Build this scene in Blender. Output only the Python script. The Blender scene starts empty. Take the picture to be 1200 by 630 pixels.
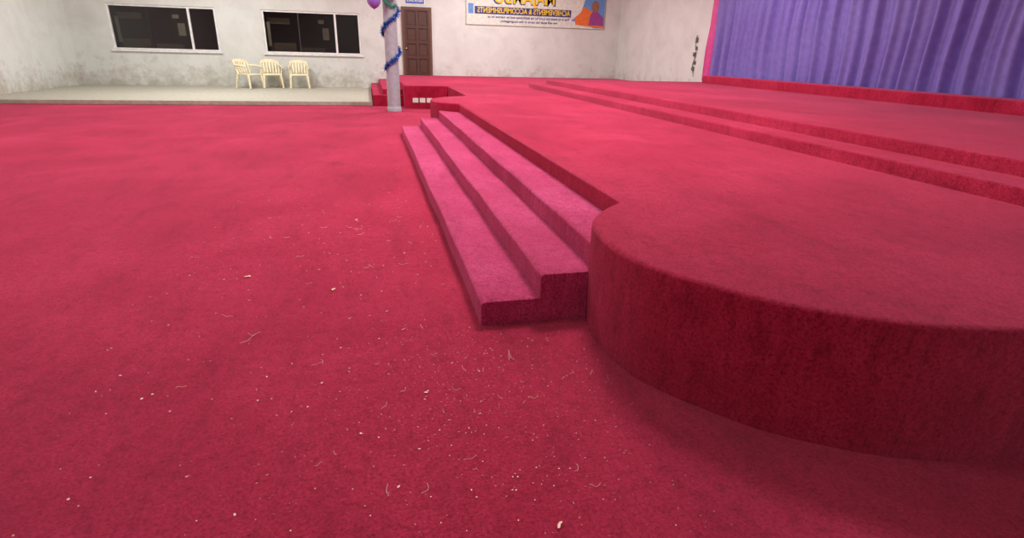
import bpy, bmesh, math, random
from mathutils import Vector, Matrix
random.seed(7)
sc = bpy.context.scene
sc.view_settings.view_transform = 'Standard'
sc.view_settings.look = 'None'
sc.view_settings.exposure = 0.0

# ---------------------------------------------------------------- helpers
def link(o, parent=None):
    sc.collection.objects.link(o)
    if parent: o.parent = parent
    return o
def empty(name, loc=(0,0,0), rot=0, scale=1):
    e = bpy.data.objects.new(name, None); e.empty_display_size = .2
    e.location = loc; e.rotation_euler = (0,0,rot); e.scale = (scale,)*3
    return link(e)
def obj_from_bm(name, bm, mat, parent=None, smooth=None):
    me = bpy.data.meshes.new(name); bm.normal_update(); bm.to_mesh(me); bm.free()
    if smooth is not None:
        me.polygons.foreach_set('use_smooth', [True]*len(me.polygons))
        me.set_sharp_from_angle(angle=math.radians(smooth))
    if mat:
        for m in (mat if isinstance(mat,(list,tuple)) else [mat]): me.materials.append(m)
    return link(bpy.data.objects.new(name, me), parent)
def add_box(bm, x0,x1,y0,y1,z0,z1, mi=0):
    vs = [bm.verts.new((x,y,z)) for z in (z0,z1) for y in (y0,y1) for x in (x0,x1)]
    fs = [(0,2,3,1),(4,5,7,6),(0,1,5,4),(2,6,7,3),(0,4,6,2),(1,3,7,5)]
    out=[]
    for f in fs:
        fc = bm.faces.new([vs[i] for i in f]); fc.material_index = mi; out.append(fc)
    return vs, out
def box(name, b, mat, parent=None, bevel=0, seg=3):
    bm = bmesh.new(); add_box(bm,*b)
    if bevel:
        bmesh.ops.bevel(bm, geom=bm.edges[:], offset=bevel, segments=seg, affect='EDGES', profile=.5)
    return obj_from_bm(name,bm,mat,parent, 50 if bevel else None)
def prism(name, pts, z0, z1, mat, parent=None, bevel=.03):
    bm = bmesh.new()
    lo=[bm.verts.new((x,y,z0)) for x,y in pts]; hi=[bm.verts.new((x,y,z1)) for x,y in pts]
    n=len(pts)
    top=bm.faces.new(hi); bm.faces.new(lo[::-1])
    for i in range(n):
        bm.faces.new([lo[i],lo[(i+1)%n],hi[(i+1)%n],hi[i]])
    bmesh.ops.recalc_face_normals(bm, faces=bm.faces[:])
    if bevel:
        es=[e for e in top.edges]
        bmesh.ops.bevel(bm, geom=es, offset=bevel, segments=5, affect='EDGES', profile=.5, clamp_overlap=True)
    bmesh.ops.triangulate(bm, faces=[f for f in bm.faces if len(f.verts)>4])
    return obj_from_bm(name,bm,mat,parent,40)
def catmull(P, n=8):
    out=[]
    for i in range(len(P)-1):
        p0=Vector(P[max(i-1,0)]);p1=Vector(P[i]);p2=Vector(P[i+1]);p3=Vector(P[min(i+2,len(P)-1)])
        for k in range(n):
            t=k/n
            v=.5*((2*p1)+(-p0+p2)*t+(2*p0-5*p1+4*p2-p3)*t*t+(-p0+3*p1-3*p2+p3)*t**3)
            out.append((v.x,v.y))
    out.append(tuple(P[-1])); return out
def tube(bm, pts, r, seg=8, mi=0):
    pts=[Vector(p) for p in pts]; rings=[]
    for i,p in enumerate(pts):
        d=(pts[min(i+1,len(pts)-1)]-pts[max(i-1,0)]).normalized()
        if abs(d.z)>.95: u=(Vector((1,0,0))-d*d.x).normalized()
        else: u=d.cross(Vector((0,0,1))).normalized()
        w=d.cross(u)
        rr = r[i] if isinstance(r,(list,tuple)) else r
        rings.append([bm.verts.new(p+u*rr*math.cos(a*2*math.pi/seg)+w*rr*math.sin(a*2*math.pi/seg)) for a in range(seg)])
    for i in range(len(rings)-1):
        for a in range(seg):
            f=bm.faces.new([rings[i][a],rings[i][(a+1)%seg],rings[i+1][(a+1)%seg],rings[i+1][a]]); f.material_index=mi
    bm.faces.new(rings[0][::-1]).material_index=mi; bm.faces.new(rings[-1]).material_index=mi

# ---------------------------------------------------------------- materials
def mat(name, col, rough=.6, **kw):
    m=bpy.data.materials.new(name); m.use_nodes=True
    b=m.node_tree.nodes['Principled BSDF']
    b.inputs['Base Color'].default_value=(*col,1); b.inputs['Roughness'].default_value=rough
    for k,v in kw.items():
        b.inputs[k.replace('_',' ')].default_value=v
    nt=m.node_tree; n=nt.nodes.new('ShaderNodeTexNoise'); n.inputs['Scale'].default_value=9; n.inputs['Detail'].default_value=4
    tc=nt.nodes.new('ShaderNodeTexCoord'); nt.links.new(tc.outputs['Object'],n.inputs['Vector'])
    r=nt.nodes.new('ShaderNodeValToRGB')
    r.color_ramp.elements[0].color=(*[c*.86 for c in col],1); r.color_ramp.elements[1].color=(*[min(1,c*1.1) for c in col],1)
    r.color_ramp.elements[0].position=.3; r.color_ramp.elements[1].position=.7
    nt.links.new(n.outputs['Fac'],r.inputs['Fac']); nt.links.new(r.outputs['Color'],b.inputs['Base Color'])
    return m
def ramp(nt, src, stops):
    r=nt.nodes.new('ShaderNodeValToRGB'); e=r.color_ramp.elements
    while len(e)<len(stops): e.new(.5)
    for i,(p,c) in enumerate(stops):
        e[i].position=p; e[i].color=(*c,1) if len(c)==3 else c
    nt.links.new(src,r.inputs['Fac']); return r
def mixc(nt, fac, a, b, mode='MIX'):
    m=nt.nodes.new('ShaderNodeMix'); m.data_type='RGBA'; m.blend_type=mode
    for s,v in ((0,fac),(6,a),(7,b)):
        if isinstance(v,bpy.types.NodeSocket): nt.links.new(v,m.inputs[s])
        elif isinstance(v,(int,float)): m.inputs[s].default_value=v
        else: m.inputs[s].default_value=(*v,1)
    return m.outputs[2]
def noise(nt, vec, scale, detail=4, rough=.55, dist=0):
    n=nt.nodes.new('ShaderNodeTexNoise'); n.inputs['Scale'].default_value=scale; n.inputs['Detail'].default_value=detail
    n.inputs['Roughness'].default_value=rough; n.inputs['Distortion'].default_value=dist
    nt.links.new(vec,n.inputs['Vector']); return n.outputs['Fac']

def carpet_mat(name='red_carpet_pile', k=1.0, pink=1.0, sheen=.36):
    m=bpy.data.materials.new(name); m.use_nodes=True; nt=m.node_tree
    b=nt.nodes['Principled BSDF']; tc=nt.nodes.new('ShaderNodeTexCoord').outputs['Object']
    mp=nt.nodes.new('ShaderNodeMapping'); mp.inputs['Scale'].default_value=(1,.3,1); mp.inputs['Rotation'].default_value=(0,0,.15); nt.links.new(tc,mp.inputs[0])
    mz=nt.nodes.new('ShaderNodeMapping'); mz.inputs['Scale'].default_value=(1,1,.22); nt.links.new(tc,mz.inputs[0])
    big=noise(nt,tc,.8,5,.6,.5); mid=noise(nt,mz.outputs[0],16,8,.82,.3); fine=noise(nt,tc,70,6,.85); streak=noise(nt,mp.outputs[0],4,6,.7,.3)
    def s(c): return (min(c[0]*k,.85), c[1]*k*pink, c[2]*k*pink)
    c1=ramp(nt,big,[(.3,s((.345,.009,.034))),(.5,s((.41,.014,.046))),(.7,s((.49,.023,.066)))]).outputs['Color']
    c2=mixc(nt,1.0,c1,ramp(nt,mid,[(.32,(.62,.52,.54)),(.5,(1,1,1)),(.70,(1.1,1.5,1.35))]).outputs['Color'],'MULTIPLY')
    c2=mixc(nt,1.0,c2,ramp(nt,streak,[(.3,(.76,.68,.7)),(.5,(1,1,1))]).outputs['Color'],'MULTIPLY')
    c3=mixc(nt,1.0,c2,ramp(nt,fine,[(.36,(.40,.28,.32)),(.5,(1,1,1)),(.64,(1.2,2.0,1.75))]).outputs['Color'],'MULTIPLY')
    nt.links.new(c3,b.inputs['Base Color'])
    b.inputs['Roughness'].default_value=1.0; b.inputs['Specular IOR Level'].default_value=.05
    b.inputs['Sheen Weight'].default_value=sheen; b.inputs['Sheen Roughness'].default_value=.42
    b.inputs['Sheen Tint'].default_value=(1,.33,.55,1)
    bp=nt.nodes.new('ShaderNodeBump'); bp.inputs['Strength'].default_value=.8; bp.inputs['Distance'].default_value=.008
    nt.links.new(noise(nt,tc,200,5,.85),bp.inputs['Height'])
    bp2=nt.nodes.new('ShaderNodeBump'); bp2.inputs['Strength'].default_value=.4; bp2.inputs['Distance'].default_value=.02
    nt.links.new(mid,bp2.inputs['Height']); nt.links.new(bp2.outputs[0],bp.inputs['Normal'])
    nt.links.new(bp.outputs[0],b.inputs['Normal'])
    return m
def wall_mat(name, base=(.66,.69,.645), dirt=1.0):
    m=bpy.data.materials.new(name); m.use_nodes=True; nt=m.node_tree
    b=nt.nodes['Principled BSDF']; tc=nt.nodes.new('ShaderNodeTexCoord').outputs['Object']
    sp=nt.nodes.new('ShaderNodeSeparateXYZ'); nt.links.new(tc,sp.inputs[0])
    n1=noise(nt,tc,1.1,6,.65,.5); n2=noise(nt,tc,3,6,.7)
    c=mixc(nt,1.0,base,ramp(nt,n1,[(.3,(.84,.84,.83)),(.6,(1,1,1))]).outputs['Color'],'MULTIPLY')
    mr=nt.nodes.new('ShaderNodeMapRange'); mr.inputs[1].default_value=0.1; mr.inputs[2].default_value=1.3; mr.inputs[3].default_value=.32*dirt; mr.inputs[4].default_value=0
    nt.links.new(sp.outputs['Z'],mr.inputs[0])
    ad=nt.nodes.new('ShaderNodeMath'); ad.operation='ADD'; nt.links.new(mr.outputs[0],ad.inputs[0]); nt.links.new(n2,ad.inputs[1])
    f=ramp(nt,ad.outputs[0],[(.62,(0,0,0)),(.90,(.65,.65,.65))]).outputs['Color']
    c=mixc(nt,f,c,(.33,.28,.20))
    nt.links.new(c,b.inputs['Base Color']); b.inputs['Roughness'].default_value=.75
    bp=nt.nodes.new('ShaderNodeBump'); bp.inputs['Strength'].default_value=.2; bp.inputs['Distance'].default_value=.02
    nt.links.new(n2,bp.inputs['Height']); nt.links.new(bp.outputs[0],b.inputs['Normal'])
    return m
CARPET=carpet_mat(); STEPC=carpet_mat('step_carpet_lit',1.22,2.2,.5); WALL=wall_mat('painted_plaster')  # step carpet made lighter and pinker to carry the strong light on treads
CONC=mat('worn_concrete',(.41,.40,.32),.8)
CEIL=mat('ceiling_paint',(.72,.75,.72),.8)
WHITE=mat('white_frame_paint',(.78,.79,.76),.45)
WOOD=mat('dark_brown_door_wood',(.075,.030,.020),.45)
WOODL=mat('door_frame_wood',(.13,.058,.036),.5)
CREAM=mat('cream_plastic',(.80,.74,.50),.4)
PILLAR=mat('pillar_paint',(.38,.40,.44),.55)
BLUET=mat('blue_tinsel_foil',(.02,.10,.42),.3,Metallic=.4)
GREENT=mat('green_tinsel_foil',(.05,.42,.25),.3,Metallic=.3)
PURB=mat('purple_balloon_rubber',(.30,.15,.58),.25)
PINKB=mat('lilac_balloon_rubber',(.55,.38,.68),.25)
CURT=mat('purple_satin_cloth',(.16,.11,.42),.45,Sheen_Weight=.15)
PINKC=mat('pink_satin_cloth',(.60,.05,.25),.5,Sheen_Weight=.2)
BLACK=mat('black_plastic',(.02,.02,.02),.4)
PAPER=mat('wood_shaving',(.80,.60,.48),.7)
STEEL=mat('chrome_metal',(.5,.5,.5),.3,Metallic=1.0)

# ---------------------------------------------------------------- room shell
XL,XR,YB,YF,ZC=-9.5,10.0,22.8,-7.0,5.6
box('floor',(XL-.2,XR+.2,YF-.2,YB+.2,-.15,0),CARPET)
box('ceiling',(XL-.2,XR+.2,YF-.2,YB+.2,ZC,ZC+.15),CEIL)
WX0,WX1,WZ0,WZ1=-3.52,-.2,1.26,2.68
VX0,VX1=-8.3,-5.0
bm=bmesh.new()
for b in ((XL-.2,VX0,0,ZC),(VX0,VX1,0,WZ0),(VX0,VX1,WZ1,ZC),(VX1,WX0,0,ZC),(WX0,WX1,0,WZ0),(WX0,WX1,WZ1,ZC),(WX1,XR+.2,0,ZC)):
    add_box(bm,b[0],b[1],YB,YB+.2,b[2],b[3])
obj_from_bm('wall_back',bm,WALL)
box('wall_right',(XR,XR+.2,YF,YB,0,ZC),WALL)
box('wall_left',(XL-.2,XL,YF,YB,0,ZC),WALL)
box('wall_front',(XL-.2,XR+.2,YF-.2,YF,0,ZC),WALL)

# windows
ROOM2=mat('back_room_wall',(.02,.018,.016),.8); TAN=mat('tan_lit_bits',(.42,.36,.25),.7)
BRWN=mat('back_room_cabinet',(.16,.11,.065),.7)
def window(name,x0,x1):
    w=empty(name,(0,0,0))
    bm=bmesh.new(); t=.06
    y0,y1=YB+.03,YB+.12
    add_box(bm,x0,x1,y0,y1,WZ0,WZ0+t); add_box(bm,x0,x1,y0,y1,WZ1-t,WZ1)
    add_box(bm,x0,x0+t,y0,y1,WZ0+t,WZ1-t); add_box(bm,x1-t,x1,y0,y1,WZ0+t,WZ1-t)
    m=x0+(x1-x0)*.74
    add_box(bm,m-.035,m+.035,y0,y1,WZ0+t,WZ1-t)
    obj_from_bm('frame',bm,WHITE,w)
    box('centre_stile',(x0+(x1-x0)*.36-.02,x0+(x1-x0)*.36+.02,y0+.02,y1-.02,WZ0+t,WZ1-t),BLACK,w)
    box('sill',(x0-.06,x1+.06,YB-.06,YB+.03,WZ0-.05,WZ0),WHITE,w)
    g=bpy.data.materials.get('clear_glass')
    if not g:
        g=bpy.data.materials.new('clear_glass'); g.use_nodes=True
        nt=g.node_tree; nt.nodes.remove(nt.nodes['Principled BSDF'])
        tr=nt.nodes.new('ShaderNodeBsdfTransparent'); tr.inputs[0].default_value=(.8,.82,.82,1)
        gl=nt.nodes.new('ShaderNodeBsdfGlossy'); gl.inputs['Roughness'].default_value=.05
        fr=nt.nodes.new('ShaderNodeFresnel'); mx=nt.nodes.new('ShaderNodeMixShader')
        nt.links.new(fr.outputs[0],mx.inputs[0]); nt.links.new(tr.outputs[0],mx.inputs[1]); nt.links.new(gl.outputs[0],mx.inputs[2])
        nt.links.new(mx.outputs[0],nt.nodes['Material Output'].inputs[0])
    box('glass',(x0+t,x1-t,YB+.07,YB+.08,WZ0+t,WZ1-t),g,w)
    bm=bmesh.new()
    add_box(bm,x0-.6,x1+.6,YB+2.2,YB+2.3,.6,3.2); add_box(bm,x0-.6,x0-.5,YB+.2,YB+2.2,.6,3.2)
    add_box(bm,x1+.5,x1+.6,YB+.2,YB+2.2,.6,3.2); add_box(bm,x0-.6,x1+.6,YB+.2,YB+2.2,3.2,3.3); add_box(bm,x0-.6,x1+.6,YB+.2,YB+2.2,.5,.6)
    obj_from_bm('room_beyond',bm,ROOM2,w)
    bm=bmesh.new()
    add_box(bm,x0+.12,x0+1.0,YB+.5,YB+.55,1.2,1.62); add_box(bm,x0+1.15,x0+2.0,YB+.5,YB+.55,1.2,1.48)
    add_box(bm,x0+.1,x0+.85,YB+.5,YB+.55,2.25,2.45)
    obj_from_bm('boards_beyond',bm,BRWN,w)
    bm=bmesh.new()
    add_box(bm,x0+1.98,x0+2.2,YB+.3,YB+.36,1.75,2.15); add_box(bm,x0+1.85,x0+2.05,YB+.3,YB+.36,2.3,2.42)
    add_box(bm,x0+.1,x0+.2,YB+.25,YB+.3,1.5,2.3)
    obj_from_bm('lit_bits_beyond',bm,TAN,w)  # tan blocks added as warm-lit bits in the dark room
    return w
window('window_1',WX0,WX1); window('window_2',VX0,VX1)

# door
d=empty('door_1')
bm=bmesh.new(); X0,X1,Z0,Z1=1.31,2.41,.602,2.98
add_box(bm,X0,X0+.08,YB-.07,YB,Z0,Z1); add_box(bm,X1-.08,X1,YB-.07,YB,Z0,Z1); add_box(bm,X0+.08,X1-.08,YB-.07,YB,Z1-.09,Z1)
obj_from_bm('door_frame',bm,WOODL,d)
bm=bmesh.new(); a,b2=X0+.08,X1-.08; zz0,zz1=Z0+.01,Z1-.09
add_box(bm,a,b2,YB-.03,YB,zz0,zz1)
st=.085; rows=[zz0,zz0+.62,zz0+1.15,zz0+1.68,zz1-.01]
for xx in (a,(a+b2)/2-st/2,b2-st): add_box(bm,xx,xx+st,YB-.065,YB-.03,zz0,zz1)
for i,z in enumerate(rows):
    add_box(bm,a+st,b2-st,YB-.063,YB-.03,max(zz0,z-.04),min(zz1,z+.05))
for i in range(4):
    for s in (0,1):
        xa=a+st+.04 if s==0 else (a+b2)/2+st/2+.04; xb=(a+b2)/2-st/2-.04 if s==0 else b2-st-.04
        add_box(bm,xa,xb,YB-.045,YB-.03,rows[i]+.09,rows[i+1]-.08)
obj_from_bm('panelled_leaf',bm,WOOD,d)
bm=bmesh.new(); bmesh.ops.create_uvsphere(bm,u_segments=16,v_segments=10,radius=.035,matrix=Matrix.Translation((X0+.14,YB-.10,1.55)))
tube(bm,[(X0+.14,YB-.06,1.55),(X0+.14,YB-.1,1.55)],.015)
obj_from_bm('door_knob',bm,STEEL,d,40)

# blue sign above door
s=empty('door_sign')
box('plate',(1.45,2.18,YB-.02,YB,3.06,3.42),WHITE,s)
BLUEP=mat('sign_blue',(.03,.10,.42),.5)
box('blue_panel',(1.48,2.15,YB-.025,YB-.02,3.09,3.39),BLUEP,s)
def text(body,x,z,size,m,parent,name,y,ext=.002,width=None):
    c=bpy.data.curves.new(name,'FONT'); c.body=body; c.size=size; c.align_x='CENTER'; c.align_y='CENTER'; c.extrude=ext
    c.offset=size*.02
    c.materials.append(m)
    o=bpy.data.objects.new(name,c); o.rotation_euler=(math.pi/2,0,0); o.location=(x,y,z); link(o,parent)
    bpy.context.view_layer.update()
    sx=1
    if width: sx=width/max(o.dimensions.x,.01)
    o.scale=(-sx,1,1)       # the photo is a mirror image, lettering reads reversed
    return o
text('EXIT HERE',1.815,3.31,.11,WHITE,s,'lettering_1',YB-.03,width=.5)
text('PASTOR OFFICE',1.815,3.18,.11,WHITE,s,'lettering_2',YB-.03,width=.58)

# banner
bn=empty('wall_banner')
BAN=mat('banner_vinyl',(.68,.70,.62),.45); YEL=mat('banner_yellow',(.85,.58,.02),.5); NAVY=mat('banner_navy',(.03,.04,.18),.5)
ORG=mat('banner_orange',(.75,.17,.03),.5); PUR=mat('banner_purple',(.30,.05,.25),.5); BLU=mat('banner_blue',(.12,.28,.60),.5); SKIN=mat('banner_portrait_brown',(.30,.13,.07),.5)
box('vinyl_sheet',(3.72,9.32,YB-.015,YB-.003,2.47,4.0),BAN,bn)
bm=bmesh.new()
for a0,a1,c0,c1 in ((3.72,9.32,2.455,2.475),(3.72,9.32,3.995,4.015),(3.70,3.73,2.455,4.015),(9.31,9.34,2.455,4.015)): add_box(bm,a0,a1,YB-.025,YB-.002,c0,c1)
obj_from_bm('hem',bm,mat('banner_hem',(.35,.33,.25),.5),bn)
y=YB-.018
text('MAJAMBO',6.0,3.42,.66,NAVY,bn,'title_outline',y,width=2.5); text('MAJAMBO',6.0,3.44,.60,YEL,bn,'title',y-.006,width=2.4)  # navy copy is the printed outline behind the yellow title
box('heading_band',(4.05,7.9,YB-.018,YB-.0155,2.85,3.11),NAVY,bn)
text('ACHIEVEMENTS & ACCOMPLISHMENTS',6.0,2.98,.26,YEL,bn,'heading',y-.006,width=3.7)
text('This is to thank the Lord for his faithfulness and his mercies on us',6.2,2.76,.12,NAVY,bn,'small_line_1',y,width=3.3)
text('we will exalt his name in the congregation',6.2,2.62,.12,NAVY,bn,'small_line_2',y,width=2.3)
box('badge',(3.80,4.0,YB-.02,YB-.015,2.85,3.2),BLU,bn)
def flat(name,pts,m,yy):
    bm=bmesh.new(); lo=[bm.verts.new((px,yy,pz)) for px,pz in pts]; hi=[bm.verts.new((px,yy-.002,pz)) for px,pz in pts]
    bm.faces.new(lo); bm.faces.new(hi[::-1]); n=len(pts)
    for i in range(n): bm.faces.new([lo[i],lo[(i+1)%n],hi[(i+1)%n],hi[i]])
    bmesh.ops.recalc_face_normals(bm,faces=bm.faces[:])
    return obj_from_bm(name,bm,m,bn)
flat('blue_sweep',[(7.9,2.75),(8.3,3.0),(8.6,4.0),(9.3,4.0),(9.3,2.5),(8.9,2.5)],BLU,YB-.017)
flat('orange_sweep',[(8.1,2.6),(8.05,2.85),(8.5,3.2),(9.2,2.95),(9.3,2.5)],ORG,YB-.02)
flat('purple_suit',[(8.65,2.6),(8.7,2.95),(8.8,3.1),(9.0,3.1),(9.25,2.9),(9.28,2.6)],PUR,YB-.023)
flat('portrait_face',[(8.9+.16*math.cos(t*math.pi/8),3.28+.21*math.sin(t*math.pi/8)) for t in range(16)],SKIN,YB-.026)
flat('orange_sleeve',[(8.15,2.75),(8.4,3.25),(8.6,3.2),(8.55,2.8)],ORG,YB-.026)

# ---------------------------------------------------------------- left concrete platform
box('concrete_platform',(XL+.003,.06,16.7,YB-.003,0.001,.115),CONC,bevel=.012)

# ---------------------------------------------------------------- stage
stage=empty('carpeted_stage')
near=[(1.59,3.34),(1.43,3.21),(1.25,2.99),(1.175,2.76),(1.148,2.44),(1.215,2.14),(1.40,1.86),(1.60,1.64),(1.95,1.42),(2.4,1.30),(3.0,1.27)]
cn=catmull(near,6)
mir=[(x,13.9-yy) for x,yy in near[:9]]+[(2.1,12.7)]
cf=catmull(mir,6)
out=cn[::-1]+cf+[(2.1,16.0),(.92,16.0),(.92,YB-.002),(XR-.002,YB-.002),(XR-.002,1.27)]
prism('main_deck',out,0.001,.6,CARPET,stage,.034)
# the three steps: one rounded-nosing profile run along the stage edge
prof=[(1.62,.001),(.555,.001)]
rr=.030
for i,(xf,h) in enumerate(((.555,.15),(.91,.30),(1.25,.45))):
    if i: prof.append((xf,h-.15))
    for kk in range(6):
        a=math.pi-kk*math.pi/10
        prof.append((xf+rr+rr*math.cos(a),h-rr+rr*math.sin(a)))
prof.append((1.62,.45))
bm=bmesh.new(); NY=60; loops=[]
ya,yb=2.87,11.03
ys=[ya+.0,ya+.004,ya+.014]+[ya+.014+(yb-ya-.028)*q/NY for q in range(1,NY)]+[yb-.014,yb-.004,yb]
for q,yy in enumerate(ys):
    dd=min(yy-ya,yb-yy); ins=.014-math.sqrt(max(0,.014**2-(.014-min(dd,.014))**2))
    wob=.004*math.sin(yy*1.7)+.003*math.sin(yy*4.1)
    loops.append([bm.verts.new((px+(ins+wob if px<1.6 else 0),yy,max(.001,pz-(ins if pz>.01 else 0)))) for px,pz in prof])
n=len(prof)
for q in range(len(ys)-1):
    for j in range(n): bm.faces.new([loops[q][j],loops[q][(j+1)%n],loops[q+1][(j+1)%n],loops[q+1][j]])
f1=bm.faces.new(loops[0]); f2=bm.faces.new(loops[-1][::-1])
bmesh.ops.recalc_face_normals(bm,faces=bm.faces[:]); bmesh.ops.triangulate(bm,faces=[f1,f2])
obj_from_bm('steps',bm,STEPC,stage,42)
prism('upper_tier_1',[(4.35,1.6),(XR-.002,1.6),(XR-.002,15.8),(4.35,15.8)],.6,.72,CARPET,stage,.022)
prism('upper_tier_2',[(4.78,1.6),(XR-.002,1.6),(XR-.002,15.55),(4.78,15.55)],.72,.84,CARPET,stage,.022)
prism('upper_tier_3',[(9.15,1.6),(9.74,1.6),(9.74,14.8),(9.15,14.8)],.84,1.04,CARPET,stage,.022)
prism('side_step_1',[(.08,16.7),(.92,16.7),(.92,YB-.002),(.08,YB-.002)],0.001,.30,CARPET,stage,.022)
prism('side_step_2',[(.36,16.9),(.92,16.9),(.92,YB-.002),(.36,YB-.002)],.30,.45,CARPET,stage,.022)
bm=bmesh.new()
for i in range(3): add_box(bm,1.13+i*.19,1.28+i*.19,15.985,16.01,.16,.28)
obj_from_bm('vent_openings',bm,WHITE,stage)

# ---------------------------------------------------------------- pillar with garland
p=empty('round_pillar',(.60,15.30,0))
bm=bmesh.new(); tube(bm,[(0,0,0.002),(0,0,.02),(0,0,2.8),(0,0,ZC-.002)],.165,32)
obj_from_bm('shaft',bm,PILLAR,p,40)
bm=bmesh.new(); tube(bm,[(0,0,0.002),(0,0,.1),(0,0,.12)],[.18,.18,.167],32)
obj_from_bm('base_collar',bm,PILLAR,p,40)
def tinsel(name,path,m,parent,r=.05,n=10):
    bm=bmesh.new(); tube(bm,path,.008,6)
    for i in range(len(path)-1):
        a=Vector(path[i]); b=Vector(path[i+1])
        for k in range(n):
            q=a.lerp(b,random.random()); dv=Vector((random.gauss(0,1),random.gauss(0,1),random.gauss(0,1))).normalized()
            s=dv.orthogonal().normalized()*.009; rr=r*random.uniform(.7,1.2)
            bm.faces.new([bm.verts.new(q-s),bm.verts.new(q+s),bm.verts.new(q+dv*rr+s*.5),bm.verts.new(q+dv*rr-s*.5)])
    return obj_from_bm(name,bm,m,parent)
path=[]
for i in range(90):
    t=i/89; ang=-2.9+t*2.9*2*math.pi; path.append((.20*math.cos(ang),.20*math.sin(ang),1.02+t*2.7))
tinsel('blue_garland',path,BLUET,p,.085,18)
path=[(-.50+.055*t,-.20-.03*math.sin(t),2.62+.16*math.sin(t*.42+.3)) for t in range(13)]
tinsel('green_garland',path,GREENT,p,.08,20)
path=[(-.58-.03*math.sin(t),-.16,2.75+.1*t) for t in range(14)]
tinsel('green_garland_drop',path,GREENT,p,.06,14)
def balloon(name,loc,m,r=.13):
    bm=bmesh.new(); bmesh.ops.create_uvsphere(bm,u_segments=24,v_segments=16,radius=r)
    for v in bm.verts:
        if v.co.z<0: k=1-.2*(-v.co.z/r)**2; v.co.x*=k; v.co.y*=k; v.co.z*=1.15
    tube(bm,[(0,0,-r*1.12),(0,0,-r*1.24)],[r*.05,r*.13],10)
    o=obj_from_bm(name,bm,m,p,60); o.location=loc
balloon('balloon_1',(-.37,-.24,2.58),PURB,.16); balloon('balloon_2',(-.13,-.27,2.80),PINKB,.14); balloon('balloon_3',(.10,-.3,2.74),PURB,.10)
balloon('balloon_4',(-.42,-.2,3.02),PURB,.14)

# ---------------------------------------------------------------- curtain on the right wall
cur=empty('stage_curtain')
def cloth(name,ya,yb,x,zb,zt,m,wl,amp,step=.016):
    bm=bmesh.new(); ny=int(abs(yb-ya)/step); nz=26; g=[]
    ph=[random.uniform(0,6.28) for _ in range(4)]
    for i in range(ny+1):
        y=ya+(yb-ya)*i/ny; col=[]
        for j in range(nz+1):
            t=j/nz; z=zb+(zt-zb)*t
            w=y+.05*math.sin(z*1.1+ph[0])+.03*math.sin(z*2.3+y)
            f=math.sin(w*2*math.pi/wl+1.2*math.sin(w*2.1+ph[1]))+.45*math.sin(w*2*math.pi/(wl*.47)+ph[2]+.5*math.sin(z*.7))
            col.append(bm.verts.new((x+amp*f*(.85+.25*(1-t)),y,z+.012*math.sin(w*9+ph[3])*(j==0))))
        g.append(col)
    for i in range(ny):
        for j in range(nz): bm.faces.new([g[i][j],g[i+1][j],g[i+1][j+1],g[i][j+1]])
    return obj_from_bm(name,bm,m,cur,80)
cloth('purple_drape',15.62,1.7,9.86,.87,4.6,CURT,.46,.068)
cloth('pink_edge_drape',15.95,15.60,9.86,.87,4.6,PINKC,.2,.035)
bm=bmesh.new(); tube(bm,[(9.87,16.1,4.62),(9.87,1.6,4.62)],.025,10); obj_from_bm('curtain_rail',bm,STEEL,cur,40)

# sockets / cable on the right wall
sk=empty('wall_socket_cable')
bm=bmesh.new()
for (yy,z,w,h) in ((16.75,2.02,.05,.07),(16.72,1.78,.04,.05),(16.80,1.60,.05,.06),(16.72,1.36,.05,.05),(16.78,1.18,.06,.06)):
    add_box(bm,XR-.05,XR,yy-w,yy+w,z-h,z+h)
bmesh.ops.bevel(bm,geom=bm.edges[:],offset=.01,segments=2,affect='EDGES')
obj_from_bm('sockets',bm,mat('grey_socket',(.12,.12,.12),.5),sk)
bm=bmesh.new(); tube(bm,[(XR-.03,16.75+.06*math.sin(i*.9),2.15-.1*i) for i in range(13)],.012,6); obj_from_bm('cable',bm,BLACK,sk,60)

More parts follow.
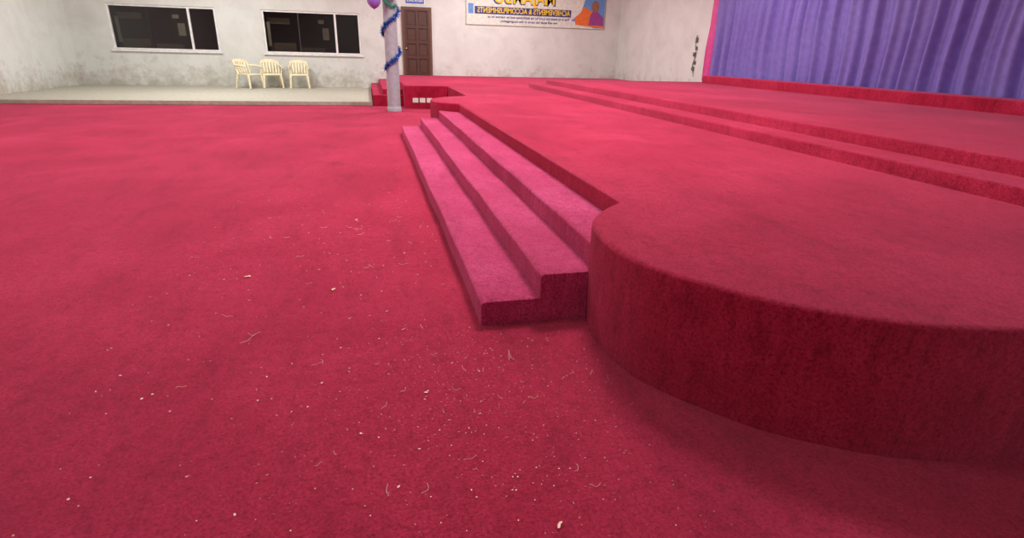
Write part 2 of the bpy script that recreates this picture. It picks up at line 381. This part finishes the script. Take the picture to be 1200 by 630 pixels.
# ---------------------------------------------------------------- plastic chairs
def chair(loc,rot,sc_=1.12):
    e=empty('plastic_chair',loc,rot,sc_)
    W,D,H=.25,.22,.43
    bm=bmesh.new(); g=[]
    for i in range(9):
        r=[]
        for j in range(9):
            u=i/8*2-1; v=j/8*2-1
            r.append(bm.verts.new((W*u*(1-.06*(v>0)*v),D*v,H-.025*(1-u*u)*(1-v*v)-(.03*(abs(v)**4) if v<0 else 0))))
        g.append(r)
    for i in range(8):
        for j in range(8): bm.faces.new([g[i][j],g[i+1][j],g[i+1][j+1],g[i][j+1]])
    o=obj_from_bm('seat',bm,CREAM,e,60); md=o.modifiers.new('t','SOLIDIFY'); md.thickness=.03
    bm=bmesh.new()
    def bk(u,z):
        return Vector((W*u*(1+.08*(z-H)/.4), D+.02+.16*(z-H)/.42-.05*u*u, z))
    for k in range(5):
        u=-.66+.33*k; rows=[]
        for s in range(7):
            z=H-.01+.34*s/6; rows.append([bm.verts.new(bk(u-.125,z)),bm.verts.new(bk(u+.125,z))])
        for s in range(6): bm.faces.new([rows[s][0],rows[s][1],rows[s+1][1],rows[s+1][0]])
    o=obj_from_bm('back_slats',bm,CREAM,e,60); md=o.modifiers.new('t','SOLIDIFY'); md.thickness=.014
    bm=bmesh.new(); rows=[]
    for s in range(13):
        u=-1+2*s/12; zt=H+.42-.07*abs(u)**3; rows.append([bm.verts.new(bk(u,H+.29-.02*u*u)),bm.verts.new(bk(u,zt))])
    for s in range(12): bm.faces.new([rows[s][0],rows[s+1][0],rows[s+1][1],rows[s][1]])
    o=obj_from_bm('top_rail',bm,CREAM,e,60); md=o.modifiers.new('t','SOLIDIFY'); md.thickness=.022
    bm=bmesh.new()
    for sx in (-1,1):
        tube(bm,[bk(sx*.97,H-.02),bk(sx*.97,H+.15),bk(sx*.97,H+.34)],[.028,.026,.024],8)
        tube(bm,[bk(sx*1.0,H+.24),(sx*.285,D-.04,H+.235),(sx*.295,-.05,H+.225),(sx*.29,-D+.02,H+.2),(sx*.275,-D-.01,H+.12),(sx*.26,-D+.01,H)],[.024,.03,.032,.03,.026,.026],8)
        tube(bm,[(sx*.24,-D+.02,H),(sx*.262,-D-.02,.2),(sx*.28,-D-.045,0.006)],[.042,.034,.028],8)
        tube(bm,[(sx*.23,D-.01,H),(sx*.25,D+.05,.2),(sx*.265,D+.09,0.006)],[.042,.034,.028],8)
    tube(bm,[(-.24,-D+.01,H-.03),(.24,-D+.01,H-.03)],.03,8)
    obj_from_bm('legs_and_arms',bm,CREAM,e,60)
    return e
chair((-2.40,22.12,.116),.08); chair((-3.32,22.15,.116),.25); chair((-3.98,21.75,.116),.95)

# ---------------------------------------------------------------- debris on the carpet
bm=bmesh.new()
def ok(x,y,m=.03):
    if y>2.8-m and x>.52-m: return False
    if x>1.1 and y>1.3: return False
    return True
def flake(x,y,s,z=.004,el=None):
    if not ok(x,y): return
    a=random.uniform(0,6.28); el=el or random.uniform(.25,1)
    n=random.choice((3,4,5)); vs=[]
    for k in range(n):
        t=a+k*2*math.pi/n; px=s*math.cos(t)*random.uniform(.7,1.1); py=s*el*math.sin(t)*random.uniform(.7,1.1)
        vs.append(bm.verts.new((x+px*math.cos(a)-py*math.sin(a),y+px*math.sin(a)+py*math.cos(a),z+random.uniform(0,.35)*s)))
    bm.faces.new(vs)
def curl(x,y,L,z=.004):
    if not ok(x,y,.12): return
    a=random.uniform(0,6.28); k=random.uniform(-2.5,2.5)/L; pts=[]; px,py=x,y
    for i in range(9):
        pts.append((px,py,z+.004*math.sin(i))); px+=L/8*math.cos(a); py+=L/8*math.sin(a); a+=k*L/8
    tube(bm,pts,.0009,4)
for _ in range(850): flake(random.gauss(.52,.40),random.gauss(2.2,.48),random.uniform(.0014,.0042))
for _ in range(520): flake(random.uniform(-1.5,.5),random.uniform(1.5,9),random.uniform(.0028,.008))
for _ in range(240): flake(random.uniform(-.8,1.3),random.uniform(.9,2.2),random.uniform(.0012,.0030))
for _ in range(24): curl(random.gauss(.5,.35),random.gauss(2.2,.45),random.uniform(.02,.06))
for _ in range(26): curl(random.uniform(-1.0,.4),random.uniform(2.0,5.5),random.uniform(.03,.08))
for x,y,s in ((.17,2.24,.014),(-.905,3.89,.030),(-.32,3.56,.02),(.534,1.354,.016),(.42,1.55,.006),(.10,2.9,.012),(-.2,3.1,.01),(-.2,5.2,.02)):
    flake(x,y,s,el=.45); flake(x+.01,y+.012,s*.6,el=.6)
curl(-.70,3.0,.12); curl(-.68,3.02,.08); curl(.62,2.45,.10)
obj_from_bm('wood_shaving_debris',bm,PAPER)

# ---------------------------------------------------------------- lighting (ceiling fluorescent panels)
def lamp(x,y,pw,sx=1.4,sy=1.4,col=(1,.985,.97)):
    l=bpy.data.lights.new('ceiling_light','AREA'); l.shape='RECTANGLE'; l.size=sx; l.size_y=sy; l.energy=pw; l.color=col
    o=bpy.data.objects.new('ceiling_light',l); o.location=(x,y,ZC-.06); link(o)
for x,y,pw in ((-4.5,4.5,170),(2.4,5.8,400),(-4.5,11,290),(3.2,11.5,360),(-4.5,18.5,380),(4,18.8,440),(-1,-3.5,150),(7.2,12,160)):
    lamp(x,y,pw)
w=bpy.data.worlds.new('world'); sc.world=w; w.use_nodes=True
w.node_tree.nodes['Background'].inputs[0].default_value=(.03,.035,.05,1)

# ---------------------------------------------------------------- camera
th=math.radians(21.28); ps=math.radians(14.25); k=.028
R=Vector((math.cos(ps),-math.sin(ps),0)); F=Vector((math.sin(ps)*math.cos(th),math.cos(ps)*math.cos(th),-math.sin(th)))
U=R.cross(F)
r2=(R+k*U).normalized(); u2=(U-k*R).normalized()
cd=bpy.data.cameras.new('camera'); cd.sensor_width=36; cd.lens=19.5; cd.clip_end=200
co=bpy.data.objects.new('camera',cd); link(co)
M=Matrix((r2,u2,-F)).transposed().to_4x4(); M.translation=Vector((0,0,1.5)); co.matrix_world=M
sc.camera=co
